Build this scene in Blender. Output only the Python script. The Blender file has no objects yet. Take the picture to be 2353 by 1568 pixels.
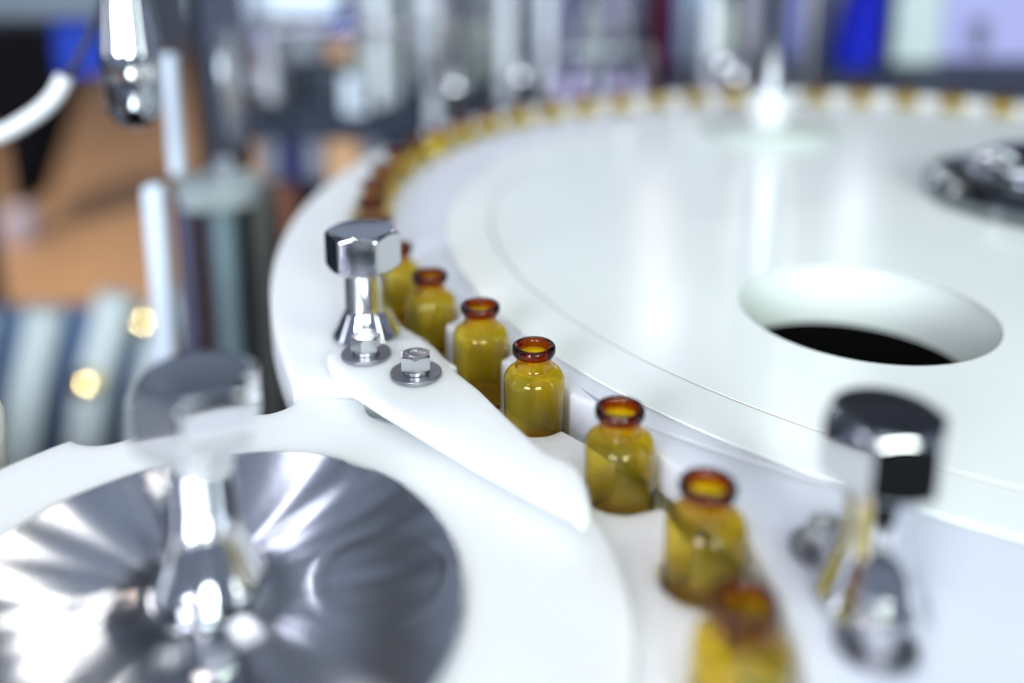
import bpy, bmesh, math, random
from math import sin, cos, pi, radians, sqrt, atan2, hypot, tan
from mathutils import Vector, Matrix
random.seed(7)
S = bpy.context.scene
COL = S.collection
MM = 0.001

# ------------------------------------------------------------------ camera
FPX, PW, PH, PY0 = 2085.0, 2352.0, 1568.0, 300.0     # calibration of the photograph (2352 px wide)
PITCH = radians(11.98)
HC = 160.0                                           # lens height above the dial top, mm
cd = bpy.data.cameras.new('camera'); cam = bpy.data.objects.new('camera', cd); COL.objects.link(cam)
cam.location = (0, 0, HC*MM); cam.rotation_euler = (pi/2-PITCH, 0, 0)
cd.sensor_width = 36.0; cd.lens = FPX/PW*36.0
cd.shift_y = -(PH/2-PY0)/PW
cd.clip_start = 0.01; cd.clip_end = 60
cd.dof.use_dof = True; cd.dof.focus_distance = 0.321; cd.dof.aperture_fstop = 2.2
S.camera = cam

def unp(x, y, z):
    """photo pixel -> ground point (mm) on the plane of height z (mm)"""
    v = (y-PY0)/FPX
    d = Vector(((x-PW/2)/FPX, cos(PITCH)-v*sin(PITCH), -(sin(PITCH)+v*cos(PITCH))))
    t = (z-HC)/d.z
    return (d.x*t, d.y*t)
def at(x, y, D):
    """photo pixel at a given depth (mm) -> world point (mm)"""
    v = (y-PY0)/FPX
    return Vector(((x-PW/2)/FPX*D, (cos(PITCH)-v*sin(PITCH))*D, HC-(sin(PITCH)+v*cos(PITCH))*D))

# ------------------------------------------------------------------ world and lamps
W = bpy.data.worlds.new('World'); S.world = W; W.use_nodes = True
bg = W.node_tree.nodes['Background']
bg.inputs[0].default_value = (0.62, 0.74, 1.0, 1); bg.inputs[1].default_value = 0.30

def area(name, loc, target, size, power, color, size_y=None, shape=None):
    L = bpy.data.lights.new(name, 'AREA'); o = bpy.data.objects.new(name, L); COL.objects.link(o)
    L.energy = power; L.color = color; L.size = size
    if size_y: L.shape = 'RECTANGLE'; L.size_y = size_y
    elif shape: L.shape = shape
    o.location = loc
    o.rotation_euler = (Vector(target)-Vector(loc)).to_track_quat('-Z', 'Y').to_euler()
    return o
area('hall_softbox', (0.25, -0.25, 1.75), (0.1, 0.42, 0), 1.2, 3.6, (0.90, 0.97, 1.0))
area('warm_spot', (-0.55, -0.55, 1.5), (0, 0.35, 0), 0.07, 3.2, (1.0, 0.93, 0.72), shape='DISK')
area('pink_spot', (-0.42, -0.72, 1.55), (0, 0.35, 0), 0.07, 3.2, (1.0, 0.84, 0.88), shape='DISK')
area('green_spot', (0.75, -0.35, 1.6), (0.1, 0.35, 0), 0.08, 2.4, (0.86, 1.0, 0.74), shape='DISK')
area('added_streak', (0.62, 2.15, 0.70), (0.25, 0.6, 0), 0.05, 0.6, (1.0, 0.97, 0.98), size_y=0.5)  # unseen strips, here and below, added for streaks mirrored in the dial
area('added_streak_wide', (0.9, 2.3, 0.75), (0.25, 0.6, 0), 0.06, 0.35, (0.86, 0.93, 1.0), size_y=0.6)
area('added_streak_pink', (0.36, 2.2, 0.62), (0.25, 0.6, 0), 0.06, 0.12, (1.0, 0.82, 0.82), size_y=0.35)
area('back_hall_lamp', (-0.2, 1.5, 2.0), (0.1, 2.4, -0.3), 1.0, 8, (0.94, 0.96, 1.0))
L = bpy.data.lights.new('floor_spot', 'SPOT'); o = bpy.data.objects.new('floor_spot', L); COL.objects.link(o)
L.energy = 620; L.color = (1.0, 0.96, 0.90); L.spot_size = radians(75); L.spot_blend = 0.6; L.shadow_soft_size = 0.3
o.location = (-2.6, 1.2, 2.3); o.rotation_euler = (Vector((-1.5, 3.7, -0.95))-o.location).to_track_quat('-Z', 'Y').to_euler()
area('left_added_fill', (-2.2, 0.1, 0.7), (0.0, 0.5, 0.0), 0.25, 3.5, (0.86, 0.90, 1.0), size_y=1.2)  # left and right panels added unseen, giving the chrome streaks to reflect
area('right_added_fill', (2.2, -0.5, 0.8), (0.0, 0.5, 0.0), 0.3, 7, (0.88, 1.0, 0.96), size_y=1.2)
area('front_added_fill', (-1.05, -1.85, 0.80), (0.0, 1.5, -0.1), 0.85, 56, (0.88, 0.89, 1.0))  # unseen pair added behind the camera to brighten upright faces
area('front_added_fill', (0.62, -1.95, 0.76), (0.0, 1.5, -0.1), 0.85, 57, (0.90, 1.0, 0.94))
for k, (lx, ly, sx, sy, pw, colr) in enumerate(((-1.9, 3.0, .18, 1.1, 16, (1, .96, .9)), (-0.9, 3.4, .14, 1.3, 14, (.85, .85, 1)), (0.2, 3.1, .12, 1.2, 14, (1, 1, .8)), (1.2, 3.6, .2, 1.0, 18, (.9, 1, .95)),
                                            (-3.2, 4.2, .25, 1.0, 18, (1, .75, .6)), (2.6, 3.2, .2, 1.4, 18, (1, .95, 1)), (-0.3, 5.4, .5, .3, 20, (1, .8, .66)), (0.9, 5.2, .3, .4, 18, (.8, .85, 1)))):
    area('added_ceiling_streak', (lx*1.3, ly*1.3, 2.9), (lx, ly, 0), sx*0.7, pw*0.2, colr, size_y=sy)  # unseen strips added to smear into radial streaks in the dish
area('added_wall_fill', (0.0, 6.6, 2.6), (0.0, 9.0, 1.6), 3.0, 45, (0.70, 0.80, 1.0), size_y=0.3)  # added out of view to lift the wall mirrored in the posts
area('added_ceiling_fill', (0.0, 4.6, 1.2), (0.0, 5.2, 3.2), 1.5, 150, (1.0, 1.0, 0.95))  # unseen pair added so dish and head tops mirror a paler ceiling
area('added_ceiling_fill', (-2.8, 4.8, 1.2), (-2.6, 5.4, 3.2), 1.2, 150, (1.0, 1.0, 0.95))
S.view_settings.view_transform = 'Standard'; S.view_settings.look = 'None'
S.view_settings.exposure = 0.10; S.view_settings.gamma = 1.0
S.render.engine = 'CYCLES'
S.cycles.use_denoising = True
S.cycles.max_bounces = 24; S.cycles.transmission_bounces = 20; S.cycles.glossy_bounces = 8
S.cycles.diffuse_bounces = 5; S.cycles.volume_bounces = 0
S.cycles.blur_glossy = 0.6; S.cycles.sample_clamp_indirect = 60.0

# ------------------------------------------------------------------ materials
def mat(name, color, rough=0.5, metal=0.0, noise=0.0, nscale=30.0, bump=0.0, bscale=200.0, spec=0.5, coat=0.0, emit=None):
    m = bpy.data.materials.new(name); m.use_nodes = True
    nt = m.node_tree; b = nt.nodes['Principled BSDF']
    b.inputs['Base Color'].default_value = (*color, 1)
    b.inputs['Roughness'].default_value = rough; b.inputs['Metallic'].default_value = metal
    b.inputs['Specular IOR Level'].default_value = spec
    if coat: b.inputs['Coat Weight'].default_value = coat; b.inputs['Coat Roughness'].default_value = 0.06
    if emit: b.inputs['Emission Color'].default_value = (*color, 1); b.inputs['Emission Strength'].default_value = emit
    tc = nt.nodes.new('ShaderNodeTexCoord')
    if noise:
        n = nt.nodes.new('ShaderNodeTexNoise'); n.inputs['Scale'].default_value = nscale; n.inputs['Detail'].default_value = 5
        r = nt.nodes.new('ShaderNodeMapRange'); r.inputs[3].default_value = 1-noise; r.inputs[4].default_value = 1+noise*0.3
        mx = nt.nodes.new('ShaderNodeVectorMath'); mx.operation = 'SCALE'
        mx.inputs[0].default_value = color
        nt.links.new(tc.outputs['Object'], n.inputs['Vector']); nt.links.new(n.outputs['Fac'], r.inputs[0])
        nt.links.new(r.outputs[0], mx.inputs['Scale']); nt.links.new(mx.outputs[0], b.inputs['Base Color'])
        r2 = nt.nodes.new('ShaderNodeMapRange'); r2.inputs[3].default_value = rough*0.8; r2.inputs[4].default_value = min(1, rough*1.25)
        nt.links.new(n.outputs['Fac'], r2.inputs[0]); nt.links.new(r2.outputs[0], b.inputs['Roughness'])
    if bump:
        n2 = nt.nodes.new('ShaderNodeTexNoise'); n2.inputs['Scale'].default_value = bscale; n2.inputs['Detail'].default_value = 4
        bp = nt.nodes.new('ShaderNodeBump'); bp.inputs['Strength'].default_value = bump; bp.inputs['Distance'].default_value = 0.0004
        nt.links.new(tc.outputs['Object'], n2.inputs['Vector']); nt.links.new(n2.outputs['Fac'], bp.inputs['Height'])
        nt.links.new(bp.outputs['Normal'], b.inputs['Normal'])
    return m

M = {}
def plastic(name, color, rough, sss=0.9):
    m = mat(name, color, rough, noise=0.06, nscale=14, bump=0.03, bscale=60)
    b = m.node_tree.nodes['Principled BSDF']
    nt = m.node_tree; tc = nt.nodes['Texture Coordinate']
    mp = nt.nodes.new('ShaderNodeMapping'); mp.inputs['Scale'].default_value = (40, 900, 40); mp.inputs['Rotation'].default_value = (0, 0, 0.6)
    n1 = nt.nodes.new('ShaderNodeTexNoise'); n1.inputs['Scale'].default_value = 1.0; n1.inputs['Detail'].default_value = 3
    n2 = nt.nodes.new('ShaderNodeTexNoise'); n2.inputs['Scale'].default_value = 9.0; n2.inputs['Detail'].default_value = 6; n2.inputs['Roughness'].default_value = 0.7
    nt.links.new(tc.outputs['Object'], mp.inputs[0]); nt.links.new(mp.outputs[0], n1.inputs['Vector']); nt.links.new(tc.outputs['Object'], n2.inputs['Vector'])
    a1 = nt.nodes.new('ShaderNodeMapRange'); a1.inputs[1].default_value = 0.62; a1.inputs[2].default_value = 0.75; a1.inputs[3].default_value = 0.0; a1.inputs[4].default_value = 0.10
    a2 = nt.nodes.new('ShaderNodeMapRange'); a2.inputs[1].default_value = 0.40; a2.inputs[2].default_value = 0.70; a2.inputs[3].default_value = rough*0.85; a2.inputs[4].default_value = rough*1.35
    nt.links.new(n1.outputs['Fac'], a1.inputs[0]); nt.links.new(n2.outputs['Fac'], a2.inputs[0])
    ad = nt.nodes.new('ShaderNodeMath'); ad.operation = 'ADD'; nt.links.new(a1.outputs[0], ad.inputs[0]); nt.links.new(a2.outputs[0], ad.inputs[1])
    nt.links.new(ad.outputs[0], b.inputs['Roughness'])
    b.inputs['Subsurface Weight'].default_value = sss
    b.inputs['Subsurface Radius'].default_value = (1, 1, 1); b.inputs['Subsurface Scale'].default_value = 0.013
    return m
M['dial'] = plastic('white_dial_plastic', (0.80, 0.86, 0.855), 0.18, 0.0)
M['ring'] = plastic('lavender_reflection_tint', (0.68, 0.725, 0.83), 0.38)  # lavender tint paints a reflection of the surroundings onto white plastic
M['white'] = plastic('white_guide_plastic', (0.80, 0.84, 0.87), 0.40)
M['steel'] = mat('polished_steel', (0.66, 0.67, 0.70), 0.07, 1.0, noise=0.04, nscale=60)
M['satin'] = mat('satin_steel', (0.60, 0.61, 0.64), 0.25, 1.0, noise=0.05, nscale=300)
M['washer'] = mat('dull_zinc_steel', (0.34, 0.35, 0.39), 0.33, 1.0, noise=0.2, nscale=500, bump=0.2, bscale=1200)
M['chrome'] = mat('chrome', (0.72, 0.74, 0.78), 0.05, 1.0)
M['yellow_glint'] = mat('yellow_glint_metal', (0.95, 0.85, 0.42), 0.05, 1.0)
M['darkchrome'] = mat('dark_chrome', (0.42, 0.44, 0.5), 0.06, 1.0)
M['knobsteel'] = mat('dark_knob_steel', (0.22, 0.24, 0.25), 0.12, 1.0)
M['darkmetal'] = mat('dark_metal', (0.05, 0.055, 0.07), 0.3, 0.8, noise=0.2, nscale=30)
M['black'] = mat('black_cloth', (0.004, 0.004, 0.006), 0.9, noise=0.3, nscale=60, spec=0.04)
M['deck'] = mat('machine_deck_steel', (0.10, 0.11, 0.115), 0.35, 0.6, noise=0.2, nscale=20)
M['void'] = mat('painted_hole_shade', (0.003, 0.003, 0.003), 1.0, noise=0.1, spec=0.0)

# the dish: circularly brushed, polished steel
m = mat('brushed_dish_steel', (0.60, 0.62, 0.66), 0.11, 1.0); M['dish'] = m
nt = m.node_tree; b = nt.nodes['Principled BSDF']
b.inputs['Anisotropic'].default_value = 0.75
tg = nt.nodes.new('ShaderNodeTangent'); tg.direction_type = 'RADIAL'; tg.axis = 'Z'
nt.links.new(tg.outputs[0], b.inputs['Tangent'])

# amber glass: clear dielectric walls, brown-absorbing body
def amber(name):
  m = bpy.data.materials.new(name); m.use_nodes = True; M[name] = m
  nt = m.node_tree; nt.nodes.clear()
  out = nt.nodes.new('ShaderNodeOutputMaterial'); g = nt.nodes.new('ShaderNodeBsdfGlass')
  g.inputs['IOR'].default_value = 1.36; at_ = nt.nodes.new('ShaderNodeAttribute'); at_.attribute_name = 'haze'; nt.links.new(at_.outputs['Fac'], g.inputs['Roughness']); g.inputs['Color'].default_value = (1, 1, 1, 1)
  va = nt.nodes.new('ShaderNodeVolumeAbsorption'); va.inputs['Density'].default_value = 9000.0
  va.inputs['Color'].default_value = (0.953, 0.870, 0.0, 1)
  nz = nt.nodes.new('ShaderNodeTexNoise'); nz.inputs['Scale'].default_value = 90; nz.inputs['Detail'].default_value = 1
  bp = nt.nodes.new('ShaderNodeBump'); bp.inputs['Strength'].default_value = 0.06; bp.inputs['Distance'].default_value = 0.001
  tc = nt.nodes.new('ShaderNodeTexCoord')
  nt.links.new(tc.outputs['Object'], nz.inputs['Vector']); nt.links.new(nz.outputs['Fac'], bp.inputs['Height'])
  nt.links.new(bp.outputs['Normal'], g.inputs['Normal'])
  nt.links.new(g.outputs[0], out.inputs['Surface']); nt.links.new(va.outputs[0], out.inputs['Volume'])
amber('amber_glass')

# ------------------------------------------------------------------ helpers
def tag(o, label=None, cat=None, group=None, kind=None):
    if label: o['label'] = label
    if cat: o['category'] = cat
    if group: o['group'] = group
    if kind: o['kind'] = kind
    return o
def empty(name, loc=(0, 0, 0), rz=0.0):
    o = bpy.data.objects.new(name, None); COL.objects.link(o); o.location = loc; o.rotation_euler.z = rz
    o.empty_display_size = 0.01
    return o
def link(name, me, m, parent=None, loc=None):
    me.materials.clear(); me.materials.append(m)
    o = bpy.data.objects.new(name, me); COL.objects.link(o)
    if parent: o.parent = parent
    if loc is not None: o.location = loc
    return o
def finish(name, bm, m, parent=None, loc=None, smooth=35.0, bevel=None, wn=False, normals=True):
    if normals: bmesh.ops.recalc_face_normals(bm, faces=bm.faces)
    me = bpy.data.meshes.new(name); bm.to_mesh(me); bm.free()
    if smooth is not None:
        for p in me.polygons: p.use_smooth = True
        me.set_sharp_from_angle(angle=radians(smooth))
    o = link(name, me, m, parent, loc)
    if bevel:
        md = o.modifiers.new('bevel', 'BEVEL'); md.width = bevel; md.segments = 2; md.limit_method = 'ANGLE'; md.angle_limit = radians(38)
    if wn or bevel:
        md = o.modifiers.new('weighted', 'WEIGHTED_NORMAL'); md.keep_sharp = True
    return o
def lathe_bm(profile, n=48, bm=None, closed=False):
    """profile: (r, z) pairs in mm"""
    bm = bm or bmesh.new(); rings = []
    for r, z in profile:
        if r < 1e-6: rings.append([bm.verts.new((0, 0, z*MM))])
        else: rings.append([bm.verts.new((r*cos(2*pi*i/n)*MM, r*sin(2*pi*i/n)*MM, z*MM)) for i in range(n)])
    pairs = list(zip(rings, rings[1:])) + ([(rings[-1], rings[0])] if closed else [])
    for A, B in pairs:
        for i in range(n):
            j = (i+1) % n
            if len(A) == 1 and len(B) == 1: continue
            if len(A) == 1: bm.faces.new((A[0], B[j], B[i]))
            elif len(B) == 1: bm.faces.new((A[i], A[j], B[0]))
            else: bm.faces.new((A[i], A[j], B[j], B[i]))
    return bm
def plate(name, loops, z0, z1, m, parent=None, bevel=0.8, res=3):
    """flat plate with rounded edges: loops of (x, y) in mm (the first is the outline, others are holes)"""
    cu = bpy.data.curves.new(name, 'CURVE'); cu.dimensions = '2D'; cu.fill_mode = 'BOTH'
    cu.extrude = ((z1-z0)/2-bevel)*MM; cu.bevel_depth = bevel*MM; cu.bevel_resolution = res; cu.offset = -bevel*MM
    for lp in loops:
        sp = cu.splines.new('POLY'); sp.points.add(len(lp)-1); sp.use_cyclic_u = True
        for p, (x, y) in zip(sp.points, lp): p.co = (x*MM, y*MM, 0, 1)
    t = bpy.data.objects.new('temporary', cu)
    COL.objects.link(t)
    dg = bpy.context.evaluated_depsgraph_get()
    me = bpy.data.meshes.new_from_object(t.evaluated_get(dg))
    bpy.data.objects.remove(t); bpy.data.curves.remove(cu)
    bm = bmesh.new(); bm.from_mesh(me); bpy.data.meshes.remove(me)
    bmesh.ops.remove_doubles(bm, verts=bm.verts, dist=1e-6)
    bmesh.ops.translate(bm, verts=bm.verts, vec=(0, 0, (z0+z1)/2*MM))
    return finish(name, bm, m, parent, smooth=40, wn=True)
def circle(cx, cy, r, n=128, a0=0, a1=2*pi):
    full = abs(a1-a0) > 2*pi-1e-6
    k = n if full else n+1
    return [(cx+r*cos(a0+(a1-a0)*i/n), cy+r*sin(a0+(a1-a0)*i/n)) for i in range(k)]
def notched(cx, cy, R, notches, n=720, fillet=None):
    """circle outline cut by round pockets: notches = [(x, y, r)], sampled by radius"""
    out = []
    for i in range(n):
        a = 2*pi*i/n; ux, uy = cos(a), sin(a); r = R
        for nx, ny, nr in notches:
            px, py = nx-cx, ny-cy
            t = px*ux+py*uy; d2 = px*px+py*py-t*t
            if t > 0 and d2 < nr*nr: r = min(r, t-sqrt(nr*nr-d2)) if t-sqrt(nr*nr-d2) > 0 else r
        out.append((cx+r*ux, cy+r*uy))
    return out
def box_bm(x0, y0, z0, x1, y1, z1, bm=None):
    bm = bm or bmesh.new()
    v = [bm.verts.new((x*MM, y*MM, z*MM)) for z in (z0, z1) for x, y in ((x0, y0), (x1, y0), (x1, y1), (x0, y1))]
    for f in ((0, 3, 2, 1), (4, 5, 6, 7), (0, 1, 5, 4), (1, 2, 6, 5), (2, 3, 7, 6), (3, 0, 4, 7)): bm.faces.new([v[i] for i in f])
    return bm
def tube(name, pts, r, m, parent=None, res=8):
    cu = bpy.data.curves.new(name, 'CURVE'); cu.dimensions = '3D'; cu.bevel_depth = r*MM; cu.bevel_resolution = 6; cu.use_fill_caps = True
    sp = cu.splines.new('BEZIER'); sp.bezier_points.add(len(pts)-1); cu.resolution_u = res
    for p, q in zip(sp.bezier_points, pts):
        p.co = Vector(q)*MM; p.handle_left_type = p.handle_right_type = 'AUTO'
    t = bpy.data.objects.new('temporary', cu); COL.objects.link(t)
    me = bpy.data.meshes.new_from_object(t.evaluated_get(bpy.context.evaluated_depsgraph_get()))
    bpy.data.objects.remove(t); bpy.data.curves.remove(cu)
    for p in me.polygons: p.use_smooth = True
    return link(name, me, m, parent)
def copy_tree(o, parent=None):
    c = o.copy(); COL.objects.link(c)
    if parent: c.parent = parent
    for ch in list(o.children): copy_tree(ch, c)
    return c

# ------------------------------------------------------------------ hall floor and far wall
fl = mat('orange_wood_floor', (0.50, 0.275, 0.135), 0.42, noise=0.25, nscale=3)
o = finish('floor', box_bm(-9000, -3000, -1000, 9000, 12000, -950), fl, smooth=None); tag(o, kind='structure')
o = finish('hall_wall', box_bm(-9000, 9000, -950, 9000, 9200, 3500), mat('hall_wall_paint', (0.22, 0.25, 0.32), 0.8, noise=0.2, nscale=1), smooth=None); tag(o, kind='structure')

o = finish('hall_ceiling', box_bm(-9000, 1500, 3200, 9000, 12000, 3300), mat('dark_ceiling_paint', (0.05, 0.065, 0.10), 0.9, noise=0.2, nscale=1), smooth=None); tag(o, kind='structure')
bm = bmesh.new()
for i in (-8, -5, -1, 2, 3, 5, 7): box_bm(i*620+random.uniform(-90, 90), 1700, 2900, i*620+random.uniform(150, 330), 8950, 3190, bm)
for j in range(0): box_bm(-6000, 2600+j*1300, 2860, 6000, 2800+j*1300, 2895, bm)
o = finish('added_reflection_bars', bm, mat('black_beam_paint', (0.008, 0.01, 0.016), 0.7, noise=0.2, spec=0.2), smooth=None); tag(o, kind='structure')  # unseen dark bars added to break up reflections in dish and heads
c_dark = mat('dark_blue_grey_paint', (0.045, 0.055, 0.075), 0.6, noise=0.2, spec=0.2)
o = finish('added_reflection_box', box_bm(-1500, -300, -950, -330, 740, -330), mat('grey_reflection_box', (0.20, 0.215, 0.24), 0.7, noise=0.1, spec=0.2), smooth=None); tag(o, 'unseen grey box added for reflections, low on the left side of the star wheel', 'cabinet')  # added out of view so post faces mirror grey, not orange floor
o = finish('added_dark_panel', box_bm(-860, 500, -950, -800, 1350, 150), c_dark, smooth=None); tag(o, 'unseen dark blue grey upright added for reflections, left of the slatted guard', 'panel')  # added out of view; keeps orange floor out of a post face
o = finish('added_dark_box', box_bm(-320, -300, -950, 700, 330, -120), M['black'], smooth=None); tag(o, 'dark box added for reflections underneath the star wheel', 'cabinet')  # added so the right post's front face mirrors something dark

# ------------------------------------------------------------------ the machine: deck, dial, rings, guides
CX, CY, RV = 263.8, 548.7, 347.6            # circle on which the vials ride
A0, DA = 3.91263, 0.119177
SX, SY = 295.5, 513.7                       # centre disc of the dial
WX, WY = -76.1, 201.6                       # star wheel
DX, DY = -80.5, 201.6                       # polished dish
ZB = -24.0                                  # deck on which the vials stand

deck = [(CX+405*cos(a), CY+405*sin(a)) for a in [2*pi*i/160 for i in range(160)]]
o = plate('machine_deck', [circle(CX, CY, 402, 160), circle(151.5, 375, 64, 64)], ZB-5, ZB, M['white'], bevel=1.5); tag(o, 'white plastic deck under the dial on which the vials stand', 'machine deck')
o = plate('slide_plate', [[(-64, 152), (95, 152), (95, 185), (60, 300), (-40, 300), (-64, 250)]], ZB-18, ZB-5.2, M['white'], bevel=1); tag(o, 'white plate under the star wheel and guide plate', 'plate')

vials = []           # (x, y)
def circ_pos(a): return (CX+RV*cos(a), CY+RV*sin(a))
ang = [A0-k*DA for k in range(0, 5)]
da2 = 7.643*DA/8
ang += [ang[4]-da2*(i+1) for i in range(8)]
ang += [ang[12]-DA*(i+1) for i in range(14)]
full = ang + [ang[-1]-DA*(i+1) for i in range(int((2*pi-(A0-ang[-1]))/DA)-1)]
first = [(50.7, 173.8), (52.1, 217.3), (34.1, 257.3), (8.2, 301.3)]
circ = [circ_pos(a) for a in full]

dial = empty('rotary_dial', (0, 0, 0)); tag(dial, 'large round white plastic dial with toothed rim carrying the amber vials', 'rotary dial')
def rpock(a):
    x, y = circ_pos(a); return (x, y, 12.6)
notch = [rpock(a) for a in full[1:30]] + [(8.2, 301.3, 12.6), (34.1, 257.3, 15.0)]
HX, HY, HR = 155.5, 375.0, 54.0
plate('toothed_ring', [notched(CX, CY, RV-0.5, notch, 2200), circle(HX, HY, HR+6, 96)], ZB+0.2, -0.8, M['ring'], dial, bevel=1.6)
plate('outer_disc', [circle(SX, SY, 333.5, 240), circle(SX, SY, 308.7, 240)], -0.75, 0.0, M['dial'], dial, bevel=0.15)
plate('centre_disc', [circle(SX, SY, 307.6, 240), circle(HX, HY, HR, 128)], -0.75, 0.0, M['dial'], dial, bevel=0.2)
# the hole: a white sleeve going down through the plates, closed below by a black disc painted as shade
finish('seam', lathe_bm([(307.65, -0.78), (308.65, -0.78), (308.65, -0.25), (307.65, -0.25)], 240, closed=True), mat('grimy_seam', (0.50, 0.42, 0.36), 0.7, noise=0.5, nscale=20), dial, (SX*MM, SY*MM, 0))
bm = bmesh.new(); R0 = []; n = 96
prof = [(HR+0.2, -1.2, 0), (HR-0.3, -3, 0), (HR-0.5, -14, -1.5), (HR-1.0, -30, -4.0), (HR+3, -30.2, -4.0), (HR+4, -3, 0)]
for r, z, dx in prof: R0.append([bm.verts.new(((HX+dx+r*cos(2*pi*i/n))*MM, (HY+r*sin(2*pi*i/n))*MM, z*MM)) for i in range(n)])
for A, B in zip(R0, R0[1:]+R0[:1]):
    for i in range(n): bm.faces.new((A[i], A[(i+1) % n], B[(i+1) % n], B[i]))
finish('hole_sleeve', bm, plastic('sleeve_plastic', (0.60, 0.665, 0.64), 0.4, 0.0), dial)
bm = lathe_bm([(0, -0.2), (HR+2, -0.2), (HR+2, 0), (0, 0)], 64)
o = finish('hole_shade_disc', bm, M['void'], None, (HX*MM-0.004, HY*MM, -0.0296)); tag(o, kind='structure')

# outer guide ring on the left, cut back round the star wheel
OX, OY, OR = 384.8, 528.0, 514.3
def ring_outline():
    outer = []
    for i in range(121):
        a = pi*0.86+i*(pi*1.20-pi*0.86)/120
    a_start = atan2(690-OY, -104-OX) % (2*pi)
    a_end = atan2(296-OY, -73-OX) % (2*pi)
    for i in range(120): 
        a = a_start+(a_end-a_start)*i/119; q = (OX+OR*cos(a), OY+OR*sin(a))
        if hypot(q[0]-WX, q[1]-WY) > 108: outer.append(q)
    low = []
    b0 = atan2(outer[-1][1]-WY, outer[-1][0]-WX); Rl = hypot(outer[-1][0]-WX, outer[-1][1]-WY); Rl2 = 108.0
    for i in range(1, 30):
        t = i/29; a = b0+(radians(74)-b0)*t; r = Rl+(Rl2-Rl)*min(1, t*2.5); low.append((WX+r*cos(a), WY+r*sin(a)))
    inner = []
    i0 = atan2(low[-1][1]-CY, low[-1][0]-CX) % (2*pi); i1 = atan2(679-CY, -90-CX) % (2*pi)
    N = 260
    for i in range(N+1):
        a = i0+(i1-i0)*i/N
        k = min(abs((a-b+pi) % (2*pi)-pi) for b in full)
        r = 361.5 + 2.2*sin(min(1.0, k/(DA/2))*pi/2)**2*-1.0
        if i == 0: continue
        inner.append((CX+r*cos(a), CY+r*sin(a)))
    # rounded far end
    p, q = Vector(inner[-1]), Vector(outer[0]); c = (p+q)/2; rr = (p-q).length/2; a = atan2(p.y-c.y, p.x-c.x)
    end = [(c.x+rr*cos(a+pi*j/12), c.y+rr*sin(a+pi*j/12)) for j in range(1, 12)]
    return outer+low+inner+end
o = plate('guide_ring', [ring_outline()], ZB+0.2, -2.0, M['white'], bevel=2.5, res=4)
tag(o, 'white curved guide ring outside the vials on the left of the dial', 'guide ring')

aa0, aa1 = ang[11]+0.02, ang[-1]-0.42
rail = circle(CX, CY, 362.0, 140, aa0, aa1)+circle(CX, CY, 380.0, 140, aa1, aa0)
o = plate('rear_guide_rail', [rail], ZB+0.2, 5.5, M['white'], bevel=2.0)
tag(o, 'white curved rail standing behind the far row of vials', 'guide rail')

# star wheel with pockets and the polished dish clamped on it
star = empty('star_wheel', (0, 0, 0)); tag(star, 'white pocketed star wheel with polished steel dish in its middle', 'star wheel')
pk = [(WX+108.8*cos(radians(a)), WY+108.8*sin(radians(a)), 13.9) for a in (126.0, 98.6, 70.5, 43.5)]
plate('pocketed_rim', [notched(WX, WY, 106.4, pk, 1400), circle(WX, WY, 30, 64)], -12.2, -6.0, M['white'], star, bevel=1.1)
# dish
bm = bmesh.new(); NR, NT = 90, 300; Rd = 68.6
cxr, cyr = unp(880, 1325, -6)
dim = [(cxr-DX, cyr-DY)]
a = atan2(dim[0][1], dim[0][0]); rr = hypot(*dim[0])
RF = random.Random(11); FL = [(f, RF.uniform(0.3, 1)*0.6/f**1.2, RF.uniform(0, 6.3)) for f in range(3, 34)]
def dish_z(x, y):
    r = hypot(x, y)
    z = -5.0+0.35*cos(min(1, r/Rd)*pi)          # gentle crown
    z += 2.0*math.exp(-((r-9)/9.0)**2) if r > 9 else 2.0
    for dx, dy in dim:
        d = hypot(x-dx, y-dy)/17.0
        if d < 1.35: 
            z -= 0.0
            z += 0.05*math.exp(-((d-1.0)/0.08)**2)
    a = atan2(y, x)
    z += sum(q*sin(f*a+ph) for f, q, ph in FL)*(r/40)*min(1, (r/14)**2)
    return z
rings = [[bm.verts.new((0, 0, dish_z(0, 0)*MM))]]
for i in range(1, NR+1):
    r = Rd*i/NR
    rings.append([bm.verts.new((r*cos(2*pi*j/NT)*MM, r*sin(2*pi*j/NT)*MM, dish_z(r*cos(2*pi*j/NT), r*sin(2*pi*j/NT))*MM)) for j in range(NT)])
for r, z in ((Rd+0.5, -6.1), (Rd+0.5, -6.9)):
    rings.append([bm.verts.new((r*cos(2*pi*j/NT)*MM, r*sin(2*pi*j/NT)*MM, z*MM)) for j in range(NT)])
for A, B in zip(rings, rings[1:]):
    for j in range(NT):
        k = (j+1) % NT
        if len(A) == 1: bm.faces.new((A[0], B[j], B[k]))
        else: bm.faces.new((A[j], B[j], B[k], A[k]))
finish('dish', bm, M['dish'], star, (DX*MM, DY*MM, 0.0), smooth=60)

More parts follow.
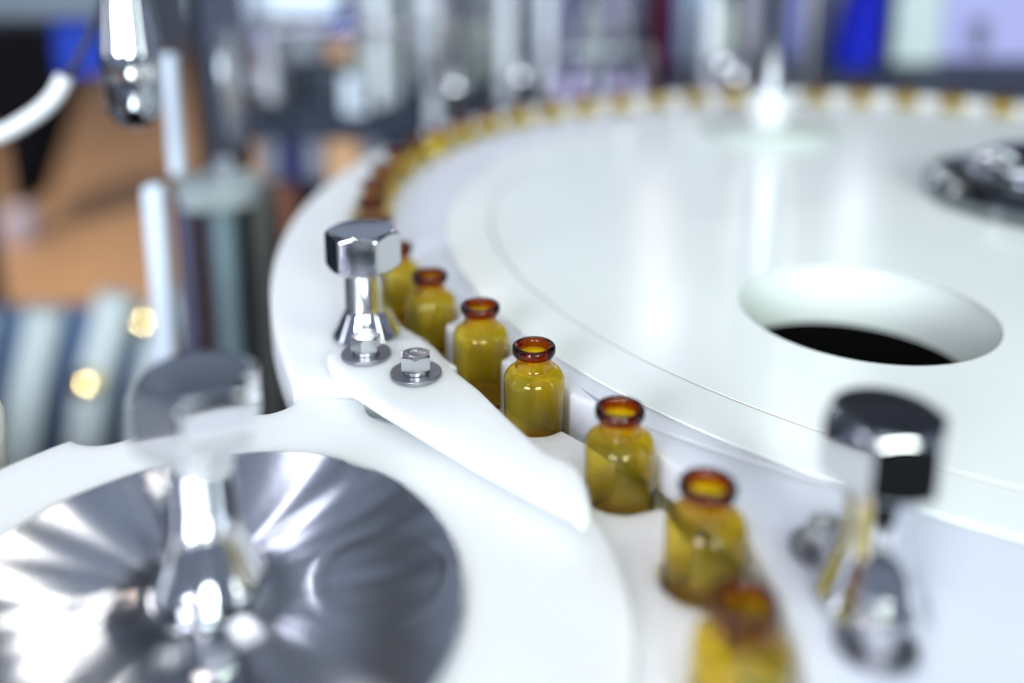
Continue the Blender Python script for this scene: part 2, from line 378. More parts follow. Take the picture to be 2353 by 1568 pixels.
# lower pocketed plate that hands the vials over, right of the star wheel
def lower_plate():
    pts = []; notch2 = [(x, y, 12.2) for x, y in first]
    for i in range(0, 700):
        a = radians(-88+190*i/699); ux, uy = cos(a), sin(a)
        R = 131.0 if a < radians(50) else 131.0-(131.0-104)*min(1, (a-radians(50))/radians(6))
        r = R
        for nx, ny, nr in notch2:
            px, py = nx-WX, ny-WY; t = px*ux+py*uy; d2 = px*px+py*py-t*t
            if t > 0 and d2 < nr*nr: r = min(r, max(60, t-sqrt(nr*nr-d2)))
        pts.append((WX+r*ux, WY+r*uy))
    for i in range(1, 40):
        a = radians(102-190*i/40); pts.append((WX+20*cos(a), WY+20*sin(a)))
    return pts
o = plate('transfer_plate', [lower_plate()], ZB+0.2, -10.8, plastic('lavender_transfer_plastic', (0.84, 0.86, 0.94), 0.4), bevel=1.0)
tag(o, 'white scalloped transfer plate hugging the nearest vials right of the star wheel', 'transfer plate')

# guide plate on the right, carrying the right post
gp = [(19, 315), (25, 304), (35, 283), (46, 263), (57, 243), (64.5, 222), (66.5, 200), (66, 178), (65, 165), (64, 150)]
def sm(pts, n=6):
    out = []
    for i in range(len(pts)-1):
        for k in range(n):
            t = k/n; p0 = Vector(pts[max(0, i-1)]); p1 = Vector(pts[i]); p2 = Vector(pts[i+1]); p3 = Vector(pts[min(len(pts)-1, i+2)])
            out.append(tuple(0.5*((2*p1)+(-p0+p2)*t+(2*p0-5*p1+4*p2-p3)*t*t+(-p0+3*p1-3*p2+p3)*t**3)))
    out.append(pts[-1]); return out
edge = sm(gp[:10])
arc = circle(CX, CY, RV+0.3, 60, atan2(204.6-CY, 215-CX), atan2(282-CY, 37-CX))
arc = [p for p in arc if p[0] > 42]
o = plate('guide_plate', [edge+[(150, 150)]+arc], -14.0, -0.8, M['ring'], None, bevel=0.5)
tag(o, 'fixed white plate tinted with lavender reflection right of the nearest vials carrying a steel post', 'guide plate')

# guide arm
front = [unp(x, y, -1.5) for x, y in ((751, 848), (762, 872), (786, 899), (877, 960), (989, 1027), (1092, 1087), (1179, 1133), (1262, 1176), (1312, 1201))]
back = [unp(x, y, 4.0) for x, y in ((1340, 1188), (1352, 1172), (1355, 1150), (1348, 1118), (1334, 1086), (1318, 1066), (1285, 1050), (1252, 1037), (1160, 952), (1100, 893), (1036, 843), (989, 802), (972, 780), (962, 773), (948, 772), (880, 784), (775, 804), (756, 806))]
arm_pts = front+back
o = plate('clamp_arm', [arm_pts], -1.5, 4.0, M['white'], bevel=1.1, res=4)
tag(o, 'white tapered plastic guide arm bolted down between star wheel and vials', 'guide arm')

# ------------------------------------------------------------------ bolts and posts
def hex_bm(af, h, cham_top=True, cham_bot=False, seg=10, deg=30):
    bm = bmesh.new(); ap = af/2; n = 6*seg; rc = ap*0.96
    def hexr(a):
        k = (a % (pi/3))-pi/6; return ap/cos(k)
    A = [2*pi*i/n for i in range(n)]
    dz = lambda a: max(0.0, hexr(a)-rc)*tan(radians(deg))
    T = [bm.verts.new((rc*cos(a)*MM, rc*sin(a)*MM, h*MM)) for a in A]
    B = [bm.verts.new((hexr(a)*cos(a)*MM, hexr(a)*sin(a)*MM, (h-(dz(a) if cham_top else 0))*MM)) for a in A]
    D = [bm.verts.new((hexr(a)*cos(a)*MM, hexr(a)*sin(a)*MM, (dz(a) if cham_bot else 0)*MM)) for a in A]
    E = [bm.verts.new((rc*cos(a)*MM, rc*sin(a)*MM, 0)) for a in A]
    ct = bm.verts.new((0, 0, h*MM)); cb = bm.verts.new((0, 0, 0))
    I = [bm.verts.new((rc*0.72*cos(a)*MM, rc*0.72*sin(a)*MM, h*MM)) for a in A]
    J = [bm.verts.new((rc*0.66*cos(a)*MM, rc*0.66*sin(a)*MM, (h-0.18)*MM)) for a in A]
    for i in range(n):
        j = (i+1) % n
        bm.faces.new((ct, J[i], J[j])); bm.faces.new((J[i], I[i], I[j], J[j])); bm.faces.new((I[i], T[i], T[j], I[j]))
        bm.faces.new((T[i], B[i], B[j], T[j])); bm.faces.new((B[i], D[i], D[j], B[j]))
        bm.faces.new((D[i], E[i], E[j], D[j])); bm.faces.new((cb, E[j], E[i]))
    return bm
def washer_bm(ri, ro, h, n=64, c=0.25):
    return lathe_bm([(ri, 0), (ro-c, 0), (ro, c), (ro, h-c), (ro-c, h), (ri+c, h), (ri, h-c)], n, closed=True)
def bolt(loc, rz, label, scale=1.0):
    t = empty('hex_bolt', (loc[0]*MM, loc[1]*MM, loc[2]*MM), rz); tag(t, label, 'bolt', 'hex bolts with washers')
    finish('flat_washer', washer_bm(3.2, 9.2, 1.5), M['washer'], t)
    finish('spring_washer', washer_bm(3.2, 5.0, 1.6), M['satin'], t, (0, 0, 1.5*MM))
    finish('bolt_head', hex_bm(10.0, 5.2), M['satin'], t, (0, 0, 3.1*MM), smooth=25)
    bm = bmesh.new(); rg = random.Random(3)
    for k in range(11):
        if k in (4, 9): continue
        a = 2*pi*k/11; g = bmesh.ops.create_cube(bm, size=1.0)['verts']
        bmesh.ops.scale(bm, verts=g, vec=(rg.uniform(.25, .5)*MM, rg.uniform(.7, 1.2)*MM, .22*MM))
        bmesh.ops.rotate(bm, verts=g, matrix=Matrix.Rotation(a+rg.uniform(-.6, .6), 3, 'Z')); bmesh.ops.translate(bm, verts=g, vec=(2.5*cos(a)*MM, 2.5*sin(a)*MM, 5.1*MM))
    tag(finish('grade_mark', bm, M['satin'], t, (0, 0, 3.1*MM), smooth=None), kind='stuff')
    t.scale = (scale,)*3
    return t
b1 = bolt((-35.0, 305.8, 4.0), radians(34), 'grey hex bolt with flat washer in the middle of the white guide arm', 1.026)
b2 = copy_tree(b1); b2.location = (-55.7*MM, 321.5*MM, 4*MM); b2.rotation_euler.z = radians(22); tag(b2, 'grey hex bolt with flat washer directly in front of the hex headed post')
x, y = unp(2010, 1495, -2); b3 = copy_tree(b1); b3.location = (x*MM, y*MM, -0.8*MM); b3.rotation_euler.z = 0.7; tag(b3, 'blurred bolt and washer in front of the right hand steel post')
x, y = unp(1895, 1275, -2); b4 = copy_tree(b1); b4.location = (x*MM, y*MM, -0.8*MM); b4.rotation_euler.z = 0.1; tag(b4, 'blurred bolt half hidden behind the left of the right hand steel post')

def post(loc, rz, label, shaft_h, af=26.0, fz=1.0):
    """flared steel pillar with a big hexagon head; base at loc"""
    t = empty('hex_post', (loc[0]*MM, loc[1]*MM, loc[2]*MM), rz); tag(t, label, 'steel post', 'hex headed steel posts')
    prof = [(0, 0), (13.6, 0), (14.0, 0.4), (14.0, 1.8), (13.2, 3.2), (11.4, 8), (9.6, 13), (8.6, 16), (8.15, 19), (8.0, 23), (8.0, shaft_h), (0, shaft_h)]
    prof = [(q, z*fz if z < 22 else z) for q, z in prof]
    finish('shaft', lathe_bm(prof, 72), M['steel'], t, smooth=40)
    finish('head', hex_bm(af, 16.5, True, True, 12, 32), M['steel'], t, (0, 0, shaft_h*MM), smooth=25, bevel=0.5*MM)
    return t
p1 = post((-61.0, 353.0, -2.0), radians(1), 'sharp steel post with hexagon head behind the washer bolts', 30.0, 27.0, 0.72)
p2 = post((-78, 205, -1.6), radians(38), 'blurred steel post with hexagon head rising from the polished dish', 40.5, 28.0)
p3 = post((89, 196.5, -0.8), radians(-2), 'blurred steel post with hexagon head on the right guide plate', 34.5, 26.0)

# ------------------------------------------------------------------ vials
def vial_mesh():
    H = 42.0
    # outer from bottom centre to lip, then the inside back down
    prof = [(0, 0.9), (7.5, 0.55), (9.4, 0.0), (10.3, 0.35), (10.85, 1.2), (11.0, 2.4), (11.0, H-13.2)]
    for i in range(1, 9):
        t = i/8*pi/2*0.93; prof.append((11.0-4.4*(1-cos(t)), H-13.2+4.4*sin(t)))
    prof += [(6.55, H-7.9), (6.42, H-7.0), (6.4, H-5.0), (6.5, H-3.9), (7.0, H-3.45), (7.55, H-3.2), (7.8, H-2.6), (7.85, H-1.2), (7.7, H-0.5), (7.25, H-0.08), (6.6, H),
             (6.0, H-0.15), (5.5, H-0.6), (5.25, H-1.4), (5.2, H-2.6), (5.45, H-4.0), (5.85, H-5.2), (5.95, H-7.0), (6.1, H-8.4)]
    for i in range(8, -1, -1):
        t = i/8*pi/2*0.93; prof.append((10.86-4.66*(1-cos(t)), H-13.2+4.26*sin(t)))
    prof += [(10.86, 2.6), (10.3, 0.95), (9.0, 0.35), (7.3, 0.8), (0, 1.15)]
    bm = lathe_bm(prof, 56)
    bmesh.ops.recalc_face_normals(bm, faces=bm.faces)
    me = bpy.data.meshes.new('vial'); bm.to_mesh(me); bm.free()
    for p in me.polygons: p.use_smooth = True
    me.materials.append(M['amber_glass'])
    hz = me.attributes.new('haze', 'FLOAT', 'FACE')          # the inside of the body is slightly hazy
    for p in me.polygons:
        c = p.center/MM; n = p.normal
        inside = c.z < H-8 and (c.x*n.x+c.y*n.y < 0 or (1.0 < c.z < 4 and n.z > 0.5))
        hz.data[p.index].value = 0.08 if inside else 0.0
    return me
VM = vial_mesh()
ORD = ['first', 'second', 'third', 'fourth', 'fifth', 'sixth', 'seventh', 'eighth', 'ninth', 'tenth', 'eleventh', 'twelfth', 'thirteenth', 'fourteenth', 'fifteenth', 'sixteenth', 'seventeenth', 'eighteenth', 'nineteenth', 'twentieth', 'twenty-first', 'twenty-second', 'twenty-third']
seq = list(first) + circ[1:28]
lab = ['nearest amber glass vial, cut off by the bottom edge of the photo',
       'blurred amber glass vial just behind the nearest cropped vial',
       'amber glass vial standing right beside the tip of the white guide arm',
       'sharpest amber glass vial with open rim beside the middle of the guide arm',
       'amber glass vial just behind the sharpest vial, beside the middle washer bolt',
       'amber glass vial two places behind the sharpest one, right of the hex headed post',
       'amber glass vial half hidden behind the right side of the hexagon head',
       'amber glass vial whose rim peeps out just above the hexagon head']
for i in range(len(seq)-8):
    lab.append('blurred amber glass vial on the bend, %s beyond the one above the hexagon head' % ORD[i] if i < 8 else
               'blurred amber glass vial on the dial\'s far rim, %s after the left bend' % ORD[i-8])
for i, (x, y) in enumerate(seq):
    o = bpy.data.objects.new('vial', VM); COL.objects.link(o); o.location = (x*MM, y*MM, (ZB+0.05)*MM)
    o.rotation_euler = (random.uniform(-.012, .012), random.uniform(-.012, .012), random.uniform(0, 6))
    tag(o, lab[i], 'vial', 'amber vials carried round the white dial')

# ------------------------------------------------------------------ things standing on the dial
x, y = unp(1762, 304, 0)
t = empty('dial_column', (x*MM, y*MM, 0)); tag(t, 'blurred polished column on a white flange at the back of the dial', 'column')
finish('flange', lathe_bm([(0, 0), (50, 0), (51, 1), (51, 7), (49.5, 8.5), (0, 8.5)], 72), mat('grey_green_flange', (0.42, 0.48, 0.45), 0.3, noise=0.05), t)
finish('collar', lathe_bm([(0, 8.5), (17, 8.5), (17, 34), (15.5, 36), (0, 36)], 64), mat('painted_highlight_white', (0.66, 0.69, 0.72), 0.25, noise=0.02), t)  # white colour paints the bright highlight of a polished collar
finish('rod', lathe_bm([(0, 36), (11, 36), (11, 230), (0, 230)], 48), M['darkchrome'], t)
x, y = unp(2440, 462, 0)
t = empty('dial_knob', (x*MM, y*MM, 0), 0.3); tag(t, 'dark shiny domed steel knob on the dial at the right edge', 'knob')
finish('knob_flange', lathe_bm([(0, 0), (78, 0), (80, 1.5), (80, 9), (76, 14), (60, 17), (0, 18)], 96), M['knobsteel'], t)
finish('dome', lathe_bm([(56, 17), (56, 18)]+[(56*cos(pi/2*q/12), 18+17*sin(pi/2*q/12)) for q in range(1, 12)]+[(0, 35)], 72), mat('knob_chrome', (0.42, 0.45, 0.50), 0.06, 1.0), t)

# ------------------------------------------------------------------ left side: post, hose, capsule, slats
o = finish('white_peg', lathe_bm([(0, -60), (11, -60), (11, 0), (11.6, 0.6), (11.6, 10), (10, 15), (6.5, 18.5), (0, 20)], 48), plastic('ivory_peg_plastic', (0.75, 0.76, 0.70), 0.4), None, None)
x, y = unp(-88, 1010, -8); o.location = (x*MM, (y+4)*MM, -0.012); tag(o, 'rounded ivory plastic peg cut off by the left photo edge beside the star wheel', 'peg')

def lathe_at(name, prof, p, m, parent=None, n=48, smooth=40):
    return finish(name, lathe_bm(prof, n), m, parent, (p[0]*MM, p[1]*MM, p[2]*MM), smooth)
# hanging chrome capsule
p = at(314, 294, 470)
t = empty('filling_nozzle', (p.x*MM, p.y*MM, p.z*MM)); tag(t, 'hanging chrome capsule with rounded lower end at the upper left', 'nozzle')
cap = [(0, 0)] + [(13.6*sin(a), 14-14*cos(a)) for a in [pi/2*i/10 for i in range(1, 11)]] + [(14.0, 24), (14.0, 24.6), (0, 24.6)]
finish('tip', lathe_bm(cap, 56), M['darkchrome'], t)
finish('barrel', lathe_bm([(0, 25.4), (14.4, 25.4), (14.7, 26), (14.7, 43), (14.3, 44), (11.5, 70), (11, 110), (0, 110)], 56), M['steel'], t)
# white hose and black cable
wh = mat('white_hose_rubber', (0.72, 0.76, 0.80), 0.4, noise=0.05)
pts = [at(-60, 322, 520), at(0, 308, 520), at(60, 276, 520), at(110, 238, 520), at(138, 200, 520), at(148, 176, 520)]
o = tube('hose', pts, 5.0, wh); tag(o, 'thick white hose curving up from the left edge of the photo', 'hose')
pts = [at(148, 176, 520), at(170, 150, 520), at(196, 100, 520), at(222, 40, 520), at(246, -30, 520), at(270, -120, 520)]
o = tube('cable', pts, 2.2, mat('navy_cable_rubber', (0.012, 0.015, 0.04), 0.5, noise=0.1)); tag(o, 'thin dark cable running up from the end of the white hose', 'cable')

def bgbox(name, label, cat, r, D, th, m, to_floor=False, group=None, bevel=4, lean=0.0, zmin=None):
    """upright box whose front covers the photo rectangle r = (x0, y0, x1, y1) at depth D"""
    x0, y0, x1, y1 = r
    a, bb = at((x0+x1)/2, y0, D), at((x0+x1)/2, y1, D)
    w = (x1-x0)/FPX*D; zt = a.z; zb = bb.z if zmin is None else zmin
    if to_floor: zb = -950
    Yf = (a.y+bb.y)/2
    bm = box_bm(-w/2, 0, 0, w/2, th, zt-zb)
    if lean:
        for v in bm.verts: v.co.x += lean*(v.co.z)
    o = finish(name, bm, m, None, (a.x*MM, Yf*MM, zb*MM), smooth=30, bevel=bevel*MM)
    if label: tag(o, label, cat, group)
    return o
def bgcyl(name, label, cat, xc, wpx, y0, y1, D, m, to_floor=False, zmin=None, group=None, prof=None):
    a, bb = at(xc, y0, D), at(xc, y1, D); r = wpx/FPX*D/2
    zb = -950 if to_floor else (bb.z if zmin is None else zmin); h = a.z-zb
    pf = [(0, 0), (r, 0), (r, h-r*0.15), (r*0.85, h), (0, h)] if not prof else [(0, 0)]+[(r*u, h*v) for u, v in prof]+[(0, h)]
    o = finish(name, lathe_bm(pf, 40), m, None, (a.x*MM, a.y*MM, zb*MM), smooth=40)
    if label: tag(o, label, cat, group)
    return o
c = lambda n, col, r=0.6, **k: mat(n, col, r, noise=0.08, nscale=12, spec=0.2, **k)
white_p = c('white_panel', (0.62, 0.68, 0.78)); navy = c('navy_panel', (0.008, 0.012, 0.12)); peach = c('peach_panel', (0.72, 0.44, 0.25))
grey_p = c('grey_panel', (0.22, 0.25, 0.31)); royal = c('royal_blue', (0.02, 0.06, 0.50)); green = c('dark_green_leaf', (0.02, 0.07, 0.02))
lav = c('lavender_panel', (0.45, 0.46, 0.80)); red = c('dark_red_cloth', (0.10, 0.004, 0.02)); pale = c('pale_green_white', (0.58, 0.66, 0.62))
skyb = c('pale_blue_panel', (0.68, 0.80, 0.95)); pink = c('pinkish_panel', (0.70, 0.48, 0.46)); slate = c('slate_panel', (0.03, 0.042, 0.07))

# white corner pillar and steel column at the left
t = empty('machine_pillar', (0, 0, 0)); tag(t, 'pale blue white corner pillar beside the dark steel column at left', 'pillar')
a = at(399, 128, 620)
def part_box(name, r, D, th, m, parent, zb=None, bevel=3):
    o = bgbox(name, None, None, r, D, th, m, zmin=zb, bevel=bevel); o.parent = parent; return o
o = part_box('upper_post', (376, 122, 406, 415), 640, 12, skyb, t)
o = part_box('lower_post', (346, 415, 388, 1000), 620, 14, skyb, t)
t = empty('steel_column', (0, 0, 0)); tag(t, 'tall blurred steel column with collar beside the pale pillar', 'column')
o = bgcyl('upper_shaft', None, None, 485, 118, -200, 410, 700, M['darkchrome'], zmin=at(485, 412, 700).z); o.parent = t
o = bgcyl('collar', None, None, 500, 196, 408, 440, 700, mat('grey_collar_paint', (0.30, 0.36, 0.38), 0.5, noise=0.1), zmin=at(500, 462, 700).z); o.parent = t
teal = mat('teal_reflection', (0.22, 0.31, 0.35), 0.35, noise=0.08); lilacst = mat('lilac_reflection', (0.55, 0.52, 0.72), 0.18, 1.0)
for k, (xc, w, m_) in enumerate(((436, 82, lilacst), (512, 64, teal), (553, 26, M['darkmetal']), (600, 70, mat('olive_reflection', (0.06, 0.065, 0.06), 0.5, noise=0.2)))):
    o = bgcyl('painted_reflection_rod', None, None, xc, w, 440, 900, 690+14*(k % 2), m_, zmin=-420); o.parent = t  # coloured rods paint the reflection bands of a single wide column

# ribbed pale slats in front of the orange floor, far left
t = empty('slatted_guard', (0, 0, 0)); tag(t, 'slatted pale blue guard with rounded slats left of the pillar', 'guard')
bk = c('blue_grey_backing', (0.12, 0.20, 0.38)); sl = mat('pale_cyan_slat', (0.80, 0.93, 0.97), 0.25, noise=0.05)
o = bgbox('backing', None, None, (-120, 690, 420, 1300), 1350, 30, bk, bevel=3); o.parent = t
for k, (xt, yt, xb) in enumerate(((-50, 725, -110), (106, 712, 40), (268, 676, 190), (398, 668, 330))):
    A = at(xt, yt, 1290); pts = [at(xt, yt, 1290), at(xt-12, yt+60, 1290), at(xt+(xb-xt)*0.62, yt+200, 1290), at(xb, yt+380, 1290), at(xb-25, yt+640, 1290)]
    o = tube('slat', pts, 27.0, sl, t)
# dome studs added and tinted yellow for lamp glints on the guard
def stud(x, y, D, lamp, rc, cap, label, tint):
    p = at(x, y, D)
    v = (Vector((0, 0, HC))-p).normalized(); l = (Vector(lamp)*1000-p).normalized(); nrm = (v+l).normalized()
    th = math.asin(cap/rc); pf = [(0, rc)]+[(rc*sin(th*i/8), rc*cos(th*i/8)) for i in range(1, 9)]+[(cap, rc*cos(th)-3), (0, rc*cos(th)-3)]
    o = finish('added_glint_dome', lathe_bm(pf, 40), tint, None, None, 40)
    q = nrm.to_track_quat('Z', 'Y'); o.rotation_euler = q.to_euler(); o.location = (p-nrm*rc)*MM
    tag(o, label, 'stud', 'added glint studs on the guard'); return o
stud(325, 738, 1250, (-0.55, -0.55, 1.5), 115, 20, 'added dome stud on the right slat of the guard, glinting yellow', M['yellow_glint'])
stud(196, 880, 1246, (-0.55, -0.55, 1.5), 115, 20, 'added dome stud lower down on the middle slat, glinting yellow', M['yellow_glint'])

# black figure-like stand, far left
t = empty('display_stand', (0, 0, 0)); tag(t, 'black tapering stand on the orange floor at the left edge', 'stand')
D = 3400
def quad_prism(name, pl, D, th, m, parent):
    bm = bmesh.new(); P = [at(x, y, D) for x, y in pl]
    F = [bm.verts.new(q*MM) for q in P]; B = [bm.verts.new((q+Vector((0, th, 0)))*MM) for q in P]; n = len(P)
    bm.faces.new(F); bm.faces.new(list(reversed(B)))
    for i in range(n): bm.faces.new((F[i], B[i], B[(i+1) % n], F[(i+1) % n]))
    o = finish(name, bm, m, parent, smooth=30, bevel=0.006); return o
quad_prism('body', [(-60, 62), (158, 58), (150, 150), (120, 300), (66, 470), (30, 470), (10, 330), (-60, 250)], D, 150, M['black'], t)
a = at(46, 505, D)
finish('foot', lathe_bm([(0, -950-a.z), (62, -950-a.z), (70, -20), (60, 28), (28, 50), (0, 54)], 40), c('lavender_grey_rubber', (0.45, 0.40, 0.48)), t, a*MM)

# overhead beam of the machine
o = bgbox('machine_beam', 'grey blue horizontal beam across the upper left corner', 'beam', (-200, -60, 235, 46), 1250, 60, c('beam_paint', (0.17, 0.21, 0.27)), bevel=5)
o = bgbox('light_beam', 'pale blue beam along the top edge left of centre', 'beam', (430, -80, 770, 40), 1050, 60, skyb, bevel=5)
o = bgbox('machine_bracket', 'royal blue bracket behind the dark cable', 'bracket', (120, 25, 235, 178), 1300, 40, royal, bevel=6)

# ------------------------------------------------------------------ the back bench and the blurred goods on it
D0 = 1150
zt = at(900, 236, D0).z
t = empty('back_bench', (0, 0, 0)); tag(t, 'dark bench behind the dial with coloured front panels', 'bench')
a0 = at(560, 236, D0); a1 = at(1720, 236, D0)
finish('bench_top', box_bm(a0.x, a0.y-10, zt-45, a1.x+700, a0.y+700, zt), slate, t, smooth=None)
finish('bench_body', box_bm(a0.x+5, a0.y+60, -950, a1.x+690, a0.y+690, zt-45.5), c('dark_cabinet', (0.025, 0.028, 0.035)), t, smooth=None)
for r, m_ in (((528, 290, 592, 420), peach), ((594, 285, 646, 420), grey_p), ((650, 268, 692, 440), navy), ((694, 280, 746, 420), grey_p), ((750, 262, 826, 460), peach), ((828, 275, 880, 420), grey_p),
              ((560, 425, 680, 560), c('rust_panel', (0.22, 0.10, 0.06))), ((884, 262, 960, 420), slate)):
    o = bgbox('front_panel', None, None, r, D0+20, 30, m_, bevel=4); o.parent = t
def goods(r, D, m_, label, name='carton', cat='carton', **k):
    return bgbox(name, label, cat, r, D, 70, m_, zmin=zt, **k)
goods((548, 48, 632, 230), 1200, lav, 'tall lavender blue carton at the left end of the back bench')
goods((556, 120, 600, 230), 1170, pink, 'narrow pinkish carton in front of the tall lavender blue one')
goods((600, 150, 662, 232), 1175, white_p, 'small pale carton right of the narrow pinkish one')
goods((652, 150, 785, 235), 1165, slate, 'low dark slate case in front of the royal blue carton')
goods((655, 66, 726, 150), 1240, white_p, 'whitish bundle with lavender tint on the left of the bench', 'bundle', 'bundle')
goods((748, 20, 812, 232), 1260, royal, 'royal blue carton left of the centre of the bench')
goods((738, 96, 800, 160), 1210, peach, 'peach coloured carton below the royal blue one')
goods((806, -40, 905, 170), 1300, white_p, 'tall pale lavender white carton right of the royal blue one')
goods((805, 112, 890, 175), 1200, pale, 'low off-white carton in front of the tall pale one')
bgbox('sample_tray', 'pale blue square tray hanging over the bench edge', 'tray', (782, 172, 842, 268), D0-25, 14, skyb, bevel=4)
# leafy plant: a clump of leaf faces on a stem
p = at(930, 150, 1280)
t = empty('potted_plant', (p.x*MM, p.y*MM, zt*MM)); tag(t, 'small dark green leafy plant among the cartons on the bench', 'plant')
finish('pot', lathe_bm([(0, 0), (14, 0), (18, 26), (0, 26)], 24), slate, t)
bm = bmesh.new()
for i in range(260):
    q = Vector((random.gauss(0, 13), random.gauss(0, 13), 28+abs(random.gauss(30, 30))))
    d = Vector((random.uniform(-1, 1), random.uniform(-1, 1), random.uniform(-.2, 1))).normalized(); s = d.cross(Vector((0.3, 0.2, 1))).normalized()
    v = [bm.verts.new((q+w)*MM) for w in (Vector(), d*6+s*3.5, d*13, d*6-s*3.5)]; bm.faces.new(v)
finish('foliage', bm, green, t, smooth=None, normals=False)
# white tower and others standing behind on the bench
for r, D, m_, lb in (((945, -60, 1012, 232), 1240, white_p, 'tall grey white tower right of the plant'),
                     ((1012, -20, 1050, 150), 1330, pink, 'narrow pink carton just right of the grey white tower'),
                     ((1080, -40, 1155, 62), 1420, grey_p, 'dark grey box high up behind the bench'),
                     ((1062, 58, 1190, 200), 1300, c('grey_green_carton', (0.26, 0.31, 0.29)), 'broad pale greenish carton right of the grey white tower'),
                     ((1185, -40, 1262, 170), 1380, c('blue_grey_carton', (0.22, 0.27, 0.40)), 'tall blue grey carton in the middle of the back row'),
                     ((1262, -40, 1338, 175), 1400, c('lavender_grey_carton', (0.28, 0.28, 0.48)), 'tall lavender grey carton next to the bright bottle'),
                     ((1395, -60, 1440, 160), 1450, c('pale_lavender_carton', (0.44, 0.44, 0.66)), 'pale lavender carton behind the bright bottle'),
                     ((1425, 76, 1470, 190), 1340, slate, 'small black case left of the dark red cloth'),
                     ((1500, -60, 1552, 120), 1360, red, 'dark red cloth covered box near the top edge'),
                     ((1462, -60, 1502, 110), 1480, c('lilac_carton', (0.55, 0.55, 0.75)), 'lilac carton left of the dark red box'),
                     ((1556, -60, 1640, 130), 1500, c('sky_carton', (0.25, 0.38, 0.62)), 'mid blue carton right of the dark red box'),
                     ((1625, 10, 1710, 165), 1420, pale, 'pale greenish carton behind the dial column'),
                     ((1705, -60, 1790, 175), 1520, c('mauve_carton', (0.58, 0.52, 0.70)), 'tall mauve carton left of the dial column'),
                     ((1786, -60, 1840, 160), 1560, c('periwinkle_carton', (0.22, 0.25, 0.62)), 'periwinkle carton behind the dial column'),
                     ((1895, -60, 1960, 190), 1560, c('grey_lavender_carton', (0.28, 0.31, 0.50)), 'grey lavender carton left of the deep blue drape')):
    goods(r, D, m_, lb)
o = goods((1953, -60, 2032, 186), 1450, c('ultramarine_cloth', (0.006, 0.016, 0.50), 0.7), 'deep blue leaning drape at the top right', 'drape', 'drape', lean=0.22)
o.location.x -= 0.012
goods((2055, -60, 2165, 190), 1500, c('mint_white', (0.60, 0.72, 0.72)), 'mint white panel right of the deep blue drape', 'panel', 'panel')
goods((2165, -60, 2480, 200), 1540, lav, 'broad lavender panel at the top right corner', 'panel', 'panel')
bgbox('wall_plate', 'dark grey upright plate on the broad lavender panel', 'plate', (2235, 40, 2272, 120), 1530, 8, c('grey_plate', (0.16, 0.18, 0.26)), bevel=3)
# slim posts standing on the bench
for xc, w, y0, D, lb in ((1362, 26, -60, 1180, 'slim steel rod behind the bright bottle'), (1868, 30, -80, 1300, 'slim grey steel rod right of the dial column'),
                         (985, 30, 120, 1100, 'short pale steel rod in front of the grey white tower')):
    bgcyl('steel_rod', lb, 'rod', xc, w, y0, 200, D, M['satin'], zmin=zt, group='slim rods behind the dial')
bgcyl('bright_bottle', 'bright pale cyan bottle standing on the back bench', 'bottle', 1362, 50, -10, 90, 1230, c('cyan_white_plastic', (0.75, 0.92, 0.92)), zmin=zt, prof=[(1, 0), (1, 0.72), (0.85, 0.82), (0.45, 0.88), (0.45, 1.0)])
for xc, y, lb in ((995, 236, 'white round-topped jar at the front of the bench'), (1282, 190, 'lavender jar behind the far vials'), (1336, 188, 'lavender jar second from left behind the far vials'), (1408, 186, 'lavender jar left of the far pair behind the vials'), (1462, 186, 'lavender jar rightmost of the four behind the vials')):
    bgcyl('jar', lb, 'jar', xc, (34 if xc < 1300 else 44 if xc < 1400 else 38 if xc < 1450 else 30), y-26, y+30, 1060, c('jar_plastic', (0.46, 0.42, 0.66)) if xc > 1000 else white_p, zmin=at(xc, y+60, 1060).z-60, group='jars behind the far vials', prof=[(0.9, 0), (1, 0.06), (1, 0.7), (0.75, 0.9), (0.7, 1.0)])

for xc, w, y0, D, m_, lb in ((575, 9, -60, 1020, 'steel', 'thin chrome rod at the far left of the bench beside the steel column'),
                         (640, 12, 40, 1090, 'satin', 'short chrome rod before the small pale carton'),
                         (668, 9, -60, 1120, 'steel', 'thin chrome rod left of the royal blue carton'),
                         (742, 10, 60, 1100, 'steel', 'short chrome rod just left of the royal blue carton'),
                         (818, 9, -60, 1090, 'satin', 'thin chrome rod right of the royal blue carton'),
                         (1032, 12, -60, 1110, 'steel', 'thin chrome rod in front of the narrow pink carton'),
                         (1100, 9, 30, 1140, 'steel', 'thin chrome rod before the broad pale greenish carton'),
                         (1215, 12, -60, 1150, 'satin', 'chrome rod in front of the tall blue grey carton'),
                         (1290, 9, -20, 1120, 'steel', 'thin chrome rod in front of the tall lavender grey carton'),
                         (1440, 12, -60, 1140, 'steel', 'chrome rod left of the dark red cloth covered box'),
                         (1585, 10, -60, 1160, 'satin', 'chrome rod right of the dark red cloth covered box'),
                         (1735, 12, -60, 1180, 'steel', 'chrome rod just left of the dial column')):
    bgcyl('chrome_rod', lb, 'rod', xc, w*1.6, y0, 200, D, M[m_], zmin=zt, group='slim rods behind the dial')
def ball(x, y, D, r, lb):
    p = at(x, y, D); t = empty('ball_knob', p*MM); tag(t, lb, 'knob', 'ball knobs behind the dial')
    finish('ball', lathe_bm([(0, -r)]+[(r*sin(pi*i/20), -r*cos(pi*i/20)) for i in range(1, 20)]+[(0, r)], 40), M['chrome'], t)
    finish('stem', lathe_bm([(0, zt-p.z), (4, zt-p.z), (4, -r*0.9), (0, -r*0.9)], 20), M['satin'], t)
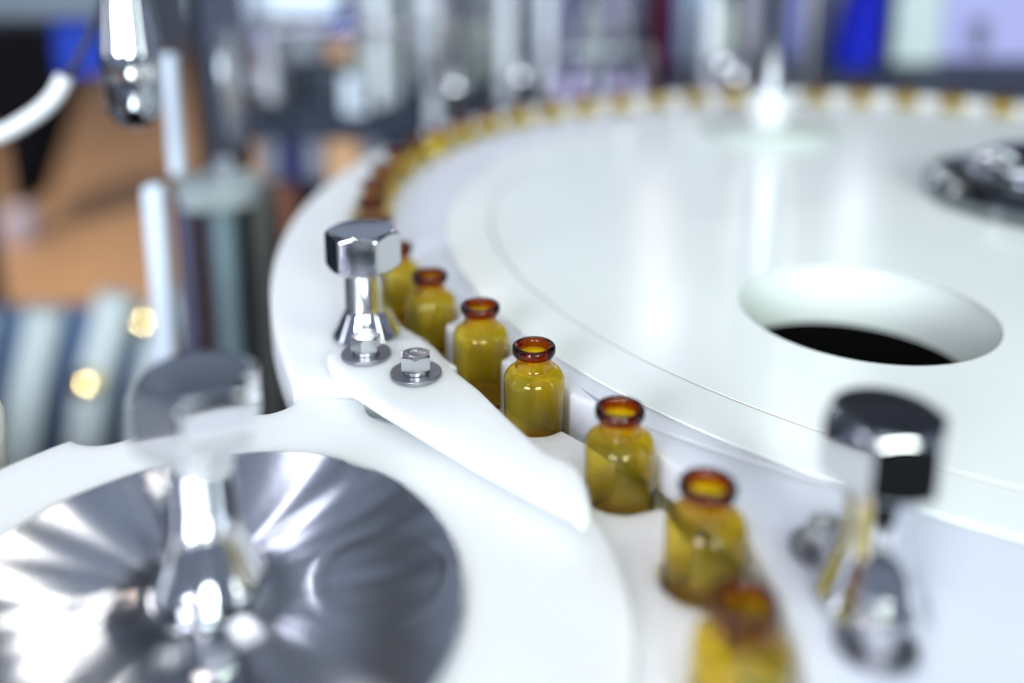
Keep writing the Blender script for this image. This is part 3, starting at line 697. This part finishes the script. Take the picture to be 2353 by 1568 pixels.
for x, y, D, lb in ((566, 200, 930, 'chrome ball knob right of the steel column'), (1195, 178, 1080, 'chrome ball knob behind the far vials below the tall blue grey carton'),
                    (1045, 200, 1060, 'chrome ball knob right of the white round-topped jar'), (1690, 176, 1060, 'chrome ball knob behind the far vials left of the dial column'),
                    (1660, 150, 1100, 'chrome ball knob in front of the pale greenish carton near the dial column')):
    ball(x, y, D, 16, lb)

gw = mat('glossy_white_tube', (0.72, 0.78, 0.86), 0.2, noise=0.04)
for xc, w, y0, D, lb in ((532, 20, -60, 1000, 'white tube just right of the steel column shaft'), (612, 16, -60, 1130, 'white tube between the lavender blue and pale cartons'),
                         (866, 18, -60, 1100, 'white tube in front of the tall pale lavender carton'),
                         (900, 14, 20, 1140, 'white tube between the pale carton and the plant'), (1160, 20, -60, 1120, 'white tube right of the broad greenish carton'),
                         (1256, 16, -60, 1150, 'white tube between the blue grey and lavender grey cartons'), (1640, 22, -60, 1120, 'white tube right of the mid blue carton')):
    bgcyl('white_tube', lb, 'tube', xc, w*1.6, y0, 205, D, gw, zmin=zt, group='white tubes behind the dial')

for y, x0, x1, D, r_, lb in ((66, 560, 1010, 1060, 3.0, 'thin horizontal chrome rail across the goods at the left of the bench'), (118, 1040, 1490, 1150, 2.6, 'horizontal chrome rail low in front of the middle cartons')):
    p, q = at(x0, y, D), at(x1, y, D)
    t = empty('guard_rail', p*MM); tag(t, lb, 'rail')
    o = tube('bar', [Vector(), (q-p)/2, q-p], r_, M['darkchrome'], t)
    for v in (Vector(), q-p):
        finish('upright', lathe_bm([(0, zt-(p+v).z), (6, zt-(p+v).z), (6, 6), (0, 7)], 20), M['satin'], t, v*MM)

for xc, w, y0, D, m_, lb in ((643, 12, -60, 1150, slate, 'narrow dark upright just right of the small pale carton'), (738, 12, -60, 1290, navy, 'narrow navy upright behind the royal blue carton'),
                         (908, 22, -60, 1330, green, 'dark green upright left of the plant'), (1052, 14, -60, 1280, slate, 'narrow dark upright left of the dark grey box'),
                         (1196, 14, -60, 1290, slate, 'narrow dark upright left of the tall blue grey carton'), (1330, 20, -60, 1300, navy, 'navy upright left of the bright bottle'),
                         (1478, 18, -60, 1300, slate, 'narrow dark upright left of the dark red box'), (1548, 10, -60, 1300, navy, 'narrow navy upright right of the dark red box'),
                         (1700, 16, -60, 1320, slate, 'narrow dark upright left of the tall mauve carton'), (1905, 16, -60, 1340, slate, 'narrow dark upright right of the grey rod'),
                         (2044, 12, -60, 1420, slate, 'narrow dark upright between the blue drape and mint panel')):
    bgbox('upright', lb, 'upright', (xc-w/2, y0, xc+w/2, 200), D, 20, m_, zmin=zt, bevel=2)
